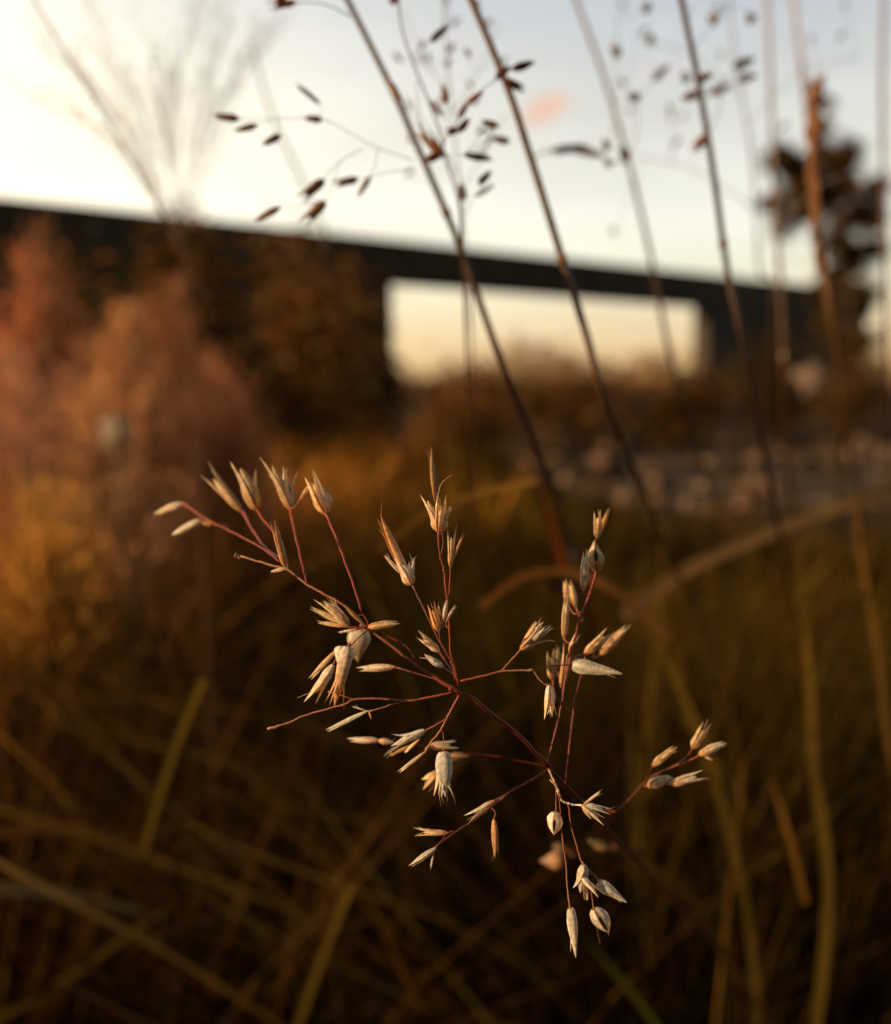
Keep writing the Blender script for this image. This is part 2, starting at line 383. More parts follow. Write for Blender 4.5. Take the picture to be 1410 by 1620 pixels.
# --- centre top
B(zb, [(410, 1110), (390, 1020), (375, 960), (370, 860), (360, 740), (345, 600), (325, 520), (320, 420)], 1.5, 1.0, 0, 0, RED, RED2)
B(zb, [(400, 1090), (380, 1010), (330, 920), (300, 860), (250, 760), (203, 660)], 1.4, .9, 0, 0, RED, (.22, .12, .09))
K(zb, (322, 425), (262, 250), 46, 0, 'open3'); K(zb, (322, 425), (335, 255), 60, 0, 'split'); K(zb, (325, 425), (375, 312), 26, 0, 'awn')
K(zb, (322, 425), (328, 330), 74, .0008, 'ring')
K(zb, (305, 290), (283, 45), 26, 0, 'awn', ct=ORG); K(zb, (318, 290), (296, 110), 22, .001, 'awn', cb=(.12, .09, .08), ct=(.14, .11, .1))
B(zb, [(318, 290), (325, 235), (345, 200), (382, 172)], .9, .4, 0, 0, TAN, TAN)
K(zb, (200, 662), (55, 360), 44, 0, 'awn', cb=STRAW, ct=ORG); K(zb, (200, 662), (140, 530), 74, 0, 'open3', cb=ORG, ct=PALE)
K(zb, (160, 620), (78, 530), 20, 0, 'awn', ct=PALE); K(zb, (198, 655), (211, 540), 22, 0, 'awn', ct=GREY)
K(zb, (375, 585), (381, 390), 32, .001, 'split'); K(zb, (385, 555), (436, 425), 16, .001, 'awn', ct=ORG)
B(zb, [(360, 740), (370, 680), (375, 580)], .9, .8, 0, .001, RED, RED2)
B(zb, [(333, 530), (342, 480), (338, 430)], .6, .6, .001, .001)
K(zb, (322, 868), (283, 735), 46, 0, 'split', ct=ORG); K(zb, (322, 868), (320, 755), 66, .0005, 'open4', ct=STRAW, cb=(.35, .3, .1)); K(zb, (345, 830), (358, 730), 28, 0, 'awn', ct=PALE); K(zb, (355, 830), (397, 752), 18, 0, 'awn', ct=PALE)
B(zb, [(330, 925), (322, 868)], .8, .8)
# --- right fork
B(zb, [(420, 1092), (520, 1070), (600, 1050), (670, 1045), (745, 1045)], 1.3, 1.1, 0, 0, RED2, TAN, knob=True)
B(zb, [(600, 1050), (650, 995), (690, 950)], 1.0, .9, 0, 0, RED2, TAN)
K(zb, (688, 952), (832, 848), 62, 0, 'open4', cb=ORG, ct=(.5, .42, .33)); K(zb, (690, 950), (760, 825), 30, .0005, 'awn', ct=STRAW); K(zb, (700, 940), (812, 830), 60, .001, 'split', cb=ORG, ct=PALE)
B(zb, [(745, 1045), (770, 1085), (808, 1115)], .8, .7, 0, 0, TAN, TAN)
K(zb, (815, 1112), (812, 1268), 44, 0, 'split', cb=GREY, ct=STRAW); K(zb, (826, 1120), (828, 1250), 30, 0.001, 'claw', cb=GREY, ct=PALE)
B(zb, [(840, 1150), (870, 1190), (915, 1235)], .5, .5, .002, .006, RED, RED)
# --- right cluster (a little behind)
B(zb, [(810, 1480), (830, 1370), (865, 1230), (890, 1080), (920, 950), (955, 810), (1005, 680), (1030, 600)], 1.3, 1.5, .004, .007, DRED, (.35, .05, .02))
B(zb, [(888, 1552), (905, 1380), (930, 1180), (960, 1060), (980, 975)], 1.1, .9, .006, .008, RED, RED)
K(zb, (1030, 605), (1015, 460), 66, .007, 'ring', cb=ORG, ct=STRAW); K(zb, (1030, 455), (1030, 325), 40, .007, 'split'); K(zb, (1035, 450), (1083, 318), 26, .007, 'awn', ct=ORG)
B(zb, [(1030, 600), (1008, 520), (1030, 450)], .8, .8, .007, .007)
K(zb, (968, 690), (978, 500), 40, .006, 'closed', ct=PALE); K(zb, (935, 765), (905, 640), 34, .012, 'closed'); K(zb, (895, 740), (885, 635), 28, .010, 'closed')
K(zb, (882, 905), (895, 700), 36, .007, 'closed'); K(zb, (872, 1120), (908, 905), 50, .006, 'split', ct=(.6, .38, .18)); K(zb, (905, 960), (945, 875), 28, .006, 'split')
K(zb, (832, 1085), (820, 945), 54, .010, 'split'); K(zb, (850, 1040), (852, 940), 34, .010, 'closed')
K(zb, (975, 972), (1098, 858), 48, .009, 'split'); K(zb, (1045, 975), (1175, 835), 44, .013, 'closed')
B(zb, [(930, 985), (980, 970), (1060, 945)], .8, .6, .007, .011)
K(zb, (918, 1020), (1142, 1060), 64, .002, 'hood', cb=GREY, ct=PALE)
B(zb, [(745, 1045), (840, 1025), (918, 1020)], .6, .7, .0, .002, RED, RED)
# --- below the hub
B(zc, [(800, 175), (770, 230), (735, 295), (690, 380), (640, 440), (612, 485)], 1.2, 1.0, 0, 0, RED2, TAN, knob=True)
K(zc, (618, 485), (458, 608), 22, 0, 'awn', cb=TAN, ct=PALE)
B(zc, [(725, 308), (680, 335), (640, 358), (570, 385)], .9, .8, 0, 0, RED2, TAN)
K(zc, (605, 372), (372, 482), 52, 0, 'open3', cb=GREY, ct=GREY); K(zc, (600, 385), (440, 450), 46, .001, 'closed', cb=GREY, ct=(.3, .3, .32)); K(zc, (578, 420), (493, 498), 20, 0, 'awn', ct=STRAW); K(zc, (530, 455), (410, 515), 22, .003, 'awn', ct=ORG)
K(zc, (360, 430), (172, 424), 42, .009, 'closed', ct=PALE); K(zc, (350, 430), (440, 440), 40, .008, 'closed')
K(zc, (632, 462), (800, 450), 56, .010, 'split', ct=PALE); K(zc, (735, 520), (855, 512), 48, .014, 'closed', ct=(.6, .4, .25))
B(zc, [(632, 462), (560, 455), (440, 440)], .7, .7, .010, .008); B(zc, [(1290, 572), (1150, 545), (1000, 515), (850, 505), (735, 520)], .6, .7, .012, .014, DRED, RED)
B(zc, [(700, 370), (712, 400), (712, 495)], .6, .6, 0, 0, RED, TAN); K(zc, (712, 492), (722, 745), 92, 0, 'claw', cb=GREY, ct=GREY)
K(zc, (708, 500), (684, 742), 50, .0004, 'split', cb=PALE, ct=STRAW)
K(zc, (690, 600), (610, 715), 80, .008, 'split', ct=(.6, .4, .2)); K(zc, (680, 610), (590, 650), 40, .009, 'closed')
# --- low left branch
B(zc, [(1290, 590), (1200, 650), (1090, 710), (1000, 780), (900, 860), (780, 940), (680, 1010), (660, 1035)], .9, 1.1, .012, .001, RED, (.26, .12, .06))
K(zc, (995, 765), (835, 868), 42, .003, 'split', ct=PALE); K(zc, (735, 945), (536, 938), 40, .001, 'split', ct=STRAW, cb=ORG); K(zc, (668, 1028), (522, 1133), 40, 0, 'closed', cb=GREY, ct=PALE)
K(zc, (658, 1055), (640, 1135), 14, 0, 'awn', ct=PALE); K(zc, (992, 870), (1006, 1085), 44, .002, 'closed', ct=(.62, .36, .17))
B(zc, [(975, 800), (1000, 830), (994, 870)], .6, .8, .003, .002, RED, TAN); B(zc, [(780, 940), (760, 935), (735, 945)], .8, .8, .001, .001); B(zc, [(720, 960), (700, 990), (668, 1028)], .8, .8, .001, 0)
# --- hanging right bottom
B(zd, [(312, 345), (350, 430), (380, 510), (430, 535), (500, 545)], 1.4, .9, .002, 0, TAN, PALE); B(zd, [(318, 400), (360, 450), (380, 510)], 1.0, 1.0, .001, 0, TAN, TAN)
K(zd, (500, 545), (598, 466), 18, 0, 'awn', ct=PALE); K(zd, (520, 540), (660, 578), 38, 0, 'split', cb=GREY, ct=GREY); K(zd, (498, 545), (628, 640), 38, 0, 'split', cb=STRAW, ct=PALE); K(zd, (500, 560), (550, 618), 20, 0, 'awn', ct=STRAW)
B(zd, [(350, 430), (352, 500), (352, 590)], .5, .5, .001, 0, RED, TAN); K(zd, (348, 582), (340, 715), 80, 0, 'ring', cb=PALE, ct=PALE)
B(zd, [(365, 470), (378, 590), (385, 700), (408, 880), (415, 1000), (432, 1140)], .8, .8, 0, 0, RED2, TAN); K(zd, (434, 1120), (463, 1390), 56, 0, 'hood', cb=GREY, ct=PALE)
B(zd, [(400, 520), (425, 560), (432, 640), (465, 760), (490, 850), (505, 880)], .8, .8, 0, 0, RED2, TAN); B(zd, [(495, 855), (540, 905), (600, 970)], .7, .6, 0, 0, TAN, TAN)
K(zd, (508, 875), (482, 1068), 78, 0, 'open3', cb=PALE, ct=PALE); K(zd, (500, 950), (600, 1045), 42, -.0006, 'split', cb=PALE, ct=PALE); K(zd, (520, 950), (525, 1075), 22, 0, 'awn', ct=STRAW)
K(zd, (588, 975), (746, 1085), 62, 0, 'hood', cb=GREY, ct=PALE)
B(zd, [(550, 1025), (555, 1070), (562, 1122)], .7, .7, 0, 0, RED2, TAN); K(zd, (565, 1118), (652, 1265), 92, 0, 'ring', cb=PALE, ct=PALE); B(zd, [(572, 1200), (585, 1250), (596, 1312)], .8, .9, 0.0008, .0008, TAN, TAN)
# --- far right twig
B(zd, [(480, 520), (560, 640), (690, 580), (800, 470), (870, 395), (1000, 330), (1080, 275), (1120, 220)][2:], 1.3, 1.2, .016, .010, DRED, (.16, .05, .02))
B(zd, [(470, 505), (570, 560), (690, 580)], 1.0, 1.2, .02, .016, RED, RED)
B(zd, [(990, 335), (1080, 300), (1160, 262)], 1.0, 1.0, .010, .009); B(zd, [(850, 420), (880, 350), (892, 320)], 1, 1, .011, .010); B(zd, [(860, 410), (930, 400), (1005, 420)], .9, .9, .011, .010)
K(zd, (888, 325), (1025, 210), 50, .010, 'closed'); K(zd, (862, 438), (1002, 380), 68, .010, 'closed', cb=ORG, ct=PALE); K(zd, (990, 425), (1200, 365), 62, .009, 'split', cb=ORG, ct=PALE)
K(zd, (1115, 225), (1200, 72), 70, .009, 'split', cb=ORG, ct=STRAW); K(zd, (1150, 262), (1302, 188), 56, .009, 'closed', cb=ORG, ct=PALE); K(zd, (1180, 270), (1228, 292), 18, .009, 'awn')
# --- blurred pair behind
K(zd, (385, 850), (262, 855), 90, .040, 'hood', ct=(.5, .3, .2)); K(zd, (400, 790), (330, 770), 60, .045, 'closed', ct=(.2, .13, .04)); K(zd, (640, 790), (520, 735), 60, .04, 'closed', ct=(.2, .14, .05))
B(zd, [(700, 740), (560, 800), (385, 850)], 1, 1, .045, .04, DRED, DRED)

for bx, by, tx, ty, e in BASES:        # every husk hangs on its own hair-thin stalk
    near = min(NET, key=lambda n_: math.dist(n_[:2], (bx, by)) + 900 * abs(n_[2] - e) + (30 if (n_[0] - bx) * (tx - bx) + (n_[1] - by) * (ty - by) > 0 else 0))
    if 2.5 < math.dist(near[:2], (bx, by)) < 90:
        a_, b_ = P(near[0], near[1], D0 + near[2] * 1.45), P(bx, by, D0 + e * 1.45); v_ = (b_ - P(tx, ty, D0 + e * 1.45)).normalized()
        mbt = MB(); mbt.tube(smooth_path([a_, a_.lerp(b_, .6) + v_ * (b_ - a_).length * .18, b_], 7), [1.0 * D0 / F] * 12 + [1.1 * D0 / F, 1.5 * D0 / F, 1.7 * D0 / F], mixc(RED2, TAN, .4), 6)
        mbt.build("twig", M_twig, T, origin=a_)

# ------------------------------------------------------------------ blurred tall stalks
def ground_end(pts3):
    a, b = pts3[-2], pts3[-1]; v = (b - a).normalized(); v.z = min(v.z, -0.5); v.normalize()
    g_ = b + v * (b.z / -v.z); g_.z = 0; g_.y += .55; g_.x *= 1.25; return g_
def stalk(name, pts, dd, wpx, c0, c1, label, cat="grass stalk", spk=(), brs=(), group="tall grass stalks rising into the sky", dark=True):
    """pts with distances dd (list or pair); spk: (bx,by,tx,ty,w,dd,kind,ct)"""
    k = len(pts); D = dd if len(dd) == k else [dd[0] + (dd[1] - dd[0]) * i / (k - 1) for i in range(k)]
    D = [d * (1 + max(0, (y - 640) / 600) ** 1.1 * 1.6) for (x, y), d in zip(pts, D)]
    p3 = [P(x, y, d) for (x, y), d in zip(pts, D)]
    ge = ground_end(p3); t = thing(name, ge, label, cat, group)
    sp = smooth_path(p3 + [p3[-1].lerp(ge, .5), ge], 8); m = len(sp)
    r0 = wpx / 2 * D[0] / F
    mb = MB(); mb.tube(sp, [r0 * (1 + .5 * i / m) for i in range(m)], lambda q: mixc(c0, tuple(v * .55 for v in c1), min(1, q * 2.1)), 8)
    for q in (0.28, 0.5, .68):     # swollen nodes
        i = int(q * m); v = (sp[i + 1] - sp[i]).normalized()
        mb.tube([sp[i] - v * r0 * 2, sp[i] - v * r0, sp[i] + v * r0, sp[i] + v * r0 * 2], [r0 * 1.1, r0 * 1.5, r0 * 1.5, r0 * 1.1], mixc(c0, c1, .6), 8)
    mb.build("stem", M_stem, t, origin=p3[0])
    for b in brs:
        pp, d_, w_ = b[:3]; branch(t, pp, w_, w_ * .7, d_, d_, c0, c0, material=M_stem, n=5)
    net = [(x, y, b[1]) for b in brs for i in range(len(b[0]) - 1) for q in (0, .33, .66, 1) for x, y in [(b[0][i][0] * (1 - q) + b[0][i + 1][0] * q, b[0][i][1] * (1 - q) + b[0][i + 1][1] * q)]]
    net += [(pts[i][0] * (1 - q) + pts[i + 1][0] * q, pts[i][1] * (1 - q) + pts[i + 1][1] * q, D[i]) for i in range(k - 1) for q in (0, .2, .4, .6, .8)]
    for s_ in spk:
        near = min(net, key=lambda n_: math.dist(n_[:2], s_[:2]) + 25 * (n_[1] < s_[1]))
        if math.dist(near[:2], s_[:2]) > 4:
            a_, b_ = P(near[0], near[1], near[2]), P(s_[0], s_[1], s_[5]); mm = a_.lerp(b_, .55) + UP * (a_ - b_).length * random.uniform(-.08, .12)
            mbt = MB(); mbt.tube(smooth_path([a_, mm, b_], 6), .42 * s_[5] / F, mixc(c0, (.2, .08, .04), .5), 4); mbt.build("twig", M_stem, t, origin=a_)
        bx, by, tx, ty, w_, d_ = s_[:6]; kd = s_[6] if len(s_) > 6 else 'closed'; ct = s_[7] if len(s_) > 7 else (.12, .085, .06)
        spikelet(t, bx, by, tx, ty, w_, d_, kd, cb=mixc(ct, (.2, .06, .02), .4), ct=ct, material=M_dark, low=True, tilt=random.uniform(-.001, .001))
    return t
def ze(x, y): return (300 + x / 2.35, y / 2.35)
def zf(x, y): return (860 + x / 2.53, y / 2.53)
def SE(b, t_, w, d=.158, kind='closed', ct=(.10, .07, .05), z=ze, s=2.35): bb, tt = z(*b), z(*t_); return (*bb, bb[0] + (tt[0] - bb[0]) * 1.2, bb[1] + (tt[1] - bb[1]) * 1.2, w / s * 1.22, d + .010, kind, tuple(v * 1.35 for v in ct))
GST = (.16, .12, .09); BRN = (.13, .055, .02)
stalk("grass_stalk", [(535, -30), (620, 140), (660, 230), (720, 370), (760, 480), (800, 590), (850, 710), (900, 850), (930, 980)], (.185, .20), 9.5, GST, (.09, .03, .012),
      "tall thin grass stalk with dark drooping husks on the left side over the white sky",
      spk=[SE((185, 442), (100, 432), 30), SE((252, 464), (178, 484), 26), SE((338, 502), (280, 535), 30), SE((492, 445), (435, 440), 28), SE((485, 385), (405, 320), 18, ct=(.2, .18, .15)),
           SE((500, 668), (415, 738), 40, kind='split', ct=(.12, .06, .03)), SE((505, 748), (430, 822), 42, kind='split', ct=(.2, .10, .04)), SE((338, 770), (255, 815), 28, ct=(.24, .13, .06)),
           SE((625, 665), (540, 685), 32, kind='split', ct=(.2, .17, .14)), SE((672, 655), (630, 725), 22, ct=(.2, .16, .12)), SE((395, 8), (300, 22), 30, kind='split', ct=(.18, .07, .03)), SE((350, 12), (330, -12), 40, ct=(.18, .07, .03)),
           SE((740, 300), (785, 372), 26, ct=(.2, .12, .08))],
      brs=[([ze(835, 595), ze(700, 550), ze(590, 490), ze(490, 442), ze(330, 440), ze(190, 442)], .165, .7), ([ze(645, 552), ze(560, 600), ze(495, 672)], .16, .7), ([ze(700, 555), ze(690, 610), ze(672, 655)], .16, .6),
           ([ze(835, 625), ze(740, 640), ze(625, 665)], .165, .6), ([ze(330, 440), ze(335, 480), ze(335, 505)], .16, .5), ([ze(300, 450), ze(252, 465)], .16, .5), ([ze(600, 60), ze(500, 15), ze(395, 8)], .165, 1.0), ([ze(560, 600), ze(530, 690), ze(505, 748)], .16, .5)])
stalk("grass_stalk", [(733, -30), (800, 130), (840, 250), (890, 410), (925, 520), (960, 640), (1010, 760), (1060, 880), (1110, 990), (1160, 1120)], (.172, .215), 11.5, (.26, .21, .17), (.16, .075, .02),
      "thick pale brown grass stalk crossing the dark beam above the bright opening")
stalk("grass_stalk", [(738, 560), (732, 430), (728, 330), (705, 250), (690, 190), (640, 60), (628, -30)][::-1], (.17, .19), 3.0, (.2, .15, .12), (.14, .06, .03),
      "thin grass stalk with crowded brown and orange husks between the two thicker stalks",
      spk=[SE((895, 155), (955, 98), 28, .163, ct=(.2, .19, .18)), SE((1200, 258), (1272, 232), 32, .157, ct=(.05, .03, .02)), SE((1170, 300), (1242, 330), 34, .157, 'split', (.08, .03, .015)), SE((1140, 290), (1185, 250), 34, .158, 'closed', (.2, .09, .05)),
           SE((1030, 385), (1085, 345), 26, .158, 'closed', (.6, .22, .10)), SE((1000, 440), (1035, 380), 22, .158, 'closed', (.2, .1, .06)), SE((1000, 490), (1035, 445), 30, .158, 'closed', (.12, .05, .03)), SE((958, 490), (998, 482), 32, .158, 'closed', (.12, .05, .03)),
           SE((1150, 470), (1092, 452), 26, .16, 'closed', (.2, .12, .04)), SE((1190, 525), (1130, 515), 30, .172, 'closed', (.26, .24, .2)), SE((955, 385), (940, 318), 24, .165, 'closed', (.35, .2, .12)), SE((940, 430), (900, 380), 24, .175, 'closed', (.3, .26, .24)),
           SE((925, 575), (845, 475), 26, .162, 'split', (.3, .16, .08)), SE((945, 585), (890, 500), 28, .16, 'split', (.22, .09, .04)), SE((880, 595), (945, 565), 34, .16, 'split', (.2, .07, .03)), SE((1020, 575), (1115, 590), 28, .16, 'closed', (.08, .07, .06)),
           SE((1075, 685), (1115, 640), 30, .165, 'closed', (.2, .18, .16)), SE((1025, 745), (1010, 685), 26, .17, 'closed', (.26, .24, .2)), SE((1065, 730), (1125, 690), 16, .168, 'closed', (.3, .28, .22)), SE((770, 10), (745, -15), 36, .168, 'closed', (.3, .14, .08))],
      brs=[([ze(1030, 800), ze(1050, 745), ze(1090, 690)], .17, .6), ([ze(1020, 790), ze(1025, 745)], .17, .5), ([ze(930, 585), ze(960, 500), ze(1005, 440), ze(1050, 365), ze(1150, 290), ze(1200, 255)], .16, 1.1), ([ze(940, 580), ze(1020, 575)], .16, .5), ([ze(900, 560), ze(870, 500), ze(850, 400), ze(845, 300)], .17, .8), ([ze(955, 385), ze(950, 480), ze(940, 560)], .17, .5)])
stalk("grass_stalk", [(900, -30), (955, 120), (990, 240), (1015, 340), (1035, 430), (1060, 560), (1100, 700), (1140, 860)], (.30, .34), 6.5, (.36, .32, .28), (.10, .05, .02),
      "faint grey grass stalk with tiny far husks, between the thick stalk and the dark one",
      spk=[SE((300, 230), (280, 180), 40, .25, z=zf, s=2.53, ct=(.25, .25, .25)), SE((385, 390), (340, 385), 42, .24, z=zf, s=2.53, ct=(.14, .13, .13)), SE((262, 600), (240, 565), 34, .24, z=zf, s=2.53), SE((340, 640), (310, 595), 44, .24, 'closed', z=zf, s=2.53),
           SE((275, 660), (245, 650), 30, .24, z=zf, s=2.53), SE((30, 605), (170, 585), 34, .24, 'closed', z=zf, s=2.53, ct=(.12, .09, .10)), SE((90, 588), (230, 620), 34, .25, 'closed', z=zf, s=2.53, ct=(.2, .16, .16)), SE((440, 320), (495, 265), 30, .26, z=zf, s=2.53, ct=(.3, .3, .3)),
           SE((425, 40), (400, 20), 45, .26, z=zf, s=2.53, ct=(.2, .2, .22)), SE((430, 180), (425, 140), 40, .28, z=zf, s=2.53, ct=(.35, .35, .35))],
      brs=[([zf(-60, 640), zf(30, 600), zf(170, 590), zf(260, 640), zf(330, 650)], .25, 1.6), ([zf(330, 640), zf(370, 560), zf(385, 400), zf(440, 320)], .26, 1.0), ([zf(270, 560), zf(290, 400), zf(290, 230), zf(300, 60)], .26, 1.0)])
stalk("grass_stalk", [(1072, -30), (1105, 130), (1130, 280), (1150, 420), (1180, 560), (1210, 720), (1240, 880), (1265, 1010), (1280, 1200)], (.205, .26), 10, (.15, .13, .12), (.10, .035, .012),
      "dark upright grass stalk with brown husks, left of the bushy tree",
      spk=[SE((620, 320), (672, 295), 38, .21, 'split', (.24, .12, .07), zf, 2.53), SE((618, 375), (560, 395), 40, .22, 'closed', (.16, .13, .12), zf, 2.53), SE((655, 545), (600, 600), 46, .21, 'split', (.28, .11, .06), zf, 2.53), SE((700, 80), (660, 70), 50, .25, 'closed', (.26, .25, .27), zf, 2.53),
           SE((760, 270), (835, 235), 40, .25, 'closed', (.2, .2, .21), zf, 2.53), SE((775, 320), (845, 300), 34, .26, 'closed', (.3, .3, .3), zf, 2.53), SE((840, 90), (820, 55), 44, .27, 'closed', (.3, .3, .32), zf, 2.53), SE((665, 380), (740, 340), 36, .27, 'closed', (.36, .33, .32), zf, 2.53), SE((580, 330), (560, 290), 36, .26, 'closed', (.3, .28, .28), zf, 2.53)],
      brs=[([zf(640, 560), zf(690, 480), zf(720, 360)], .24, .9), ([zf(625, 400), zf(700, 330), zf(780, 290)], .24, .9), ([zf(600, 200), zf(680, 90), zf(745, 0)], .25, .9)])
spike = []
for i in range(46):
    y_ = 128 + i * 6.5; x_ = 1292 - 8 * math.sin(i * .07) + (y_ - 128) * .02; sg = random.choice((-1, 1)); o_ = random.uniform(.2, 1) * (16 if i < 14 else 8)
    spike.append((x_ + sg * 2, y_ + 14, x_ + sg * o_, y_ - random.uniform(0, 16), random.uniform(9, 17), .31 + random.uniform(-.01, .015), 'closed', vary((.50, .27, .13), .3)))
stalk("grass_stalk", [(1294, 120), (1288, 200), (1286, 300), (1300, 400), (1320, 520), (1345, 700), (1362, 800), (1372, 920), (1395, 1080), (1420, 1300)], (.30, .33), 6.5, (.36, .17, .07), (.20, .10, .03),
      "orange sunlit grass spike passing in front of the bushy tree at the right", spk=spike)
sp_ = []
for i in range(26):
    x_, y_ = random.uniform(960, 1390), random.uniform(5, 420); a_ = random.uniform(-1, 1)
    sp_.append((x_, y_, x_ + 16 * math.sin(a_), y_ - 14, random.uniform(7, 11), random.uniform(.34, .42), 'closed', vary((.34, .31, .29), .2)))
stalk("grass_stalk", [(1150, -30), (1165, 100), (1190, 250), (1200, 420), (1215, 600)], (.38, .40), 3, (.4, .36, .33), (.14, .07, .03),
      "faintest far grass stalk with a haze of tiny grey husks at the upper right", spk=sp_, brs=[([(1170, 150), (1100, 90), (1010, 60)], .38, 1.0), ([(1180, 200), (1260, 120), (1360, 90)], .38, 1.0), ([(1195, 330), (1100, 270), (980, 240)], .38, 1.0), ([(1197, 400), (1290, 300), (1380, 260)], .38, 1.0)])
sp_ = []
for i in range(24):
    x_, y_ = random.uniform(610, 800), random.uniform(5, 300); a_ = random.uniform(-1, 1)
    sp_.append((x_, y_, x_ + 16 * math.sin(a_), y_ - 16, random.uniform(7, 11), random.uniform(.21, .27), 'closed', vary(random.choice([(.34, .26, .22), (.28, .25, .22), (.40, .22, .15)]), .2)))
stalk("grass_stalk", [(700, -30), (708, 100), (722, 240), (735, 380), (745, 520), (750, 650)], (.23, .25), 2.4, (.34, .26, .22), (.14, .06, .03),
      "hazy fine stalk full of small rosy husks behind the crowded dark one", spk=sp_, brs=[([(712, 150), (670, 90), (640, 20)], .24, .9), ([(716, 180), (760, 110), (790, 40)], .24, .9), ([(726, 280), (680, 210), (640, 150)], .24, .9), ([(728, 300), (770, 240), (800, 180)], .24, .9)])
stalk("grass_stalk", [(30, -40), (120, 110), (200, 240), (262, 345), (330, 470), (380, 600)], (.24, .30), 3.4, (.32, .26, .22), (.2, .09, .05),
      "thin pale grass stalk leaning across the bright sky at the upper left")
stalk("grass_stalk", [(395, 60), (430, 180), (480, 290), (520, 380), (560, 520)], (.40, .42), 3.5, (.4, .32, .29), (.10, .05, .02), "faint far grass stalk leaning behind the dark drooping husks")
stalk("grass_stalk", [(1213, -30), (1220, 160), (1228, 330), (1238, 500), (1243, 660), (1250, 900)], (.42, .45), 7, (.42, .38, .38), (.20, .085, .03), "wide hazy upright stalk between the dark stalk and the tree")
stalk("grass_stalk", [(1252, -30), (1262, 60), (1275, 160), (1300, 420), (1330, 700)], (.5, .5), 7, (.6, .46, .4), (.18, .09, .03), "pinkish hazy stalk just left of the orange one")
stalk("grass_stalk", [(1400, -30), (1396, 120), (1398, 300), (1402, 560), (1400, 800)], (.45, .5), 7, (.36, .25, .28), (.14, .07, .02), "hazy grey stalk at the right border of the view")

# wispy plume over the left end of the wall
pb = P(285, 362, .5)
gp = Vector((pb.x + .01, pb.y + .02, 0)); t = thing("wispy_plume_grass", gp, "wispy grey grass plume fanning out over the top of the dark wall at the left", "grass plume")
mb = MB(); sp = smooth_path([pb, P(300, 480, .5), P(310, 640, .51), gp], 8); mb.tube(sp, [.0003 + .0006 * i / len(sp) for i in range(len(sp))], (.16, .07, .04), 6); mb.build("stem", M_stem, t, origin=pb)
for kfan in range(19):
    mb = MB()
    a = R(-46 + 74 * (kfan + random.uniform(-.6, .6)) / 18); l_ = random.uniform(.06, .112) * (1 if abs(a) > .3 else 1.05)
    tip = pb + Vector((math.sin(a) * l_, random.uniform(-.03, .03), math.cos(a) * l_))
    mid = pb.lerp(tip, .5) + Vector((math.sin(a) * -.006 + random.uniform(-.006, .006), 0, .006))
    sp = smooth_path([pb + Vector((random.uniform(-.002, .002), 0, random.uniform(-.012, .004))), mid, tip], 7)
    c = (.36, .32, .29) if a > -.35 else (.5, .36, .28)
    mb.tube(sp, [.00022 * (1 - .5 * i / len(sp)) for i in range(len(sp))], c, 4)
    for i in range(4, len(sp), 1):
        for _ in range(2):
            q = sp[i]; dv = Vector((math.sin(a + random.uniform(-.5, .5)), random.uniform(-.4, .4), math.cos(a + random.uniform(-.3, .3)))).normalized()
            e = q + dv * random.uniform(.006, .02)
            mb.tube([q, q.lerp(e, .5), e], [.0001, .0001, .00006], c, 3, cap=False)
            mb.tube([e, e + dv * .0012, e + dv * .003], [.0001, .00035, .0001], c, 4, cap=False)
    mb.build("branch", M_plume, t, origin=pb)

# ------------------------------------------------------------------ the land
def plane(name, x0, x1, y0, y1, z, m, label=None, kind='structure', nx=1, ny=1, wob=0):
    mb = MB(); vs = []; 
    for j in range(ny + 1):
        for i in range(nx + 1):
            w = wob * (noise.noise(Vector((i * .9, j * 7.1, 3))) if (j in (0, ny)) else 0)
            vs.append((x0 + (x1 - x0) * i / nx, y0 + (y1 - y0) * j / ny + w, z))
    fs = [(j * (nx + 1) + i, j * (nx + 1) + i + 1, (j + 1) * (nx + 1) + i + 1, (j + 1) * (nx + 1) + i) for j in range(ny) for i in range(nx)]
    mb.add(vs, fs, [(.1, .1, .1)] * len(vs)); return mb.build(name, m, kind=kind, label=label, smooth=False)
plane("ground", -700, 700, -300, 1200, 0, mat("soil", (0.042, 0.024, 0.010), .9, spec=0.04, nscale=1.2, namt=.5, bump=.6, bscale=8))
plane("gravel_path", .6, 60, 4.6, 8.2, .004, mat("gravel", (0.15, 0.105, 0.065), .9, spec=0.04, nscale=2.2, namt=.9, bump=.8, bscale=30), nx=60, ny=2, wob=.5)

mb = MB()
for i in range(360):
    x, y = random.uniform(.4, 6), random.uniform(4.3, 9.5); q = random.uniform(.015, .07) * random.choice((.6, 1, 1.4)); ring = []; c = vary(random.choice([(.17, .11, .07), (.11, .075, .045), (.22, .145, .10), (.08, .055, .03)]), .2)
    for lv, rr in ((0, 1), (.5, .85), (.8, .35)):
        for a in range(7): ring.append((x + math.cos(a * .9) * q * rr * random.uniform(.8, 1.3), y + math.sin(a * .9) * q * rr * random.uniform(.8, 1.2), q * lv * 1.1))
    mb.add(ring, [(l * 7 + a, l * 7 + (a + 1) % 7, l * 7 + 7 + (a + 1) % 7, l * 7 + 7 + a) for l in (0, 1) for a in range(7)] + [tuple(range(14, 21))], [c] * 21)
mb.build("gravel_stones", mat("stone", attr=True, rough=.9, spec=.05, nscale=20), kind="stuff", label="pale stones scattered over the gravel path", cat="stones")

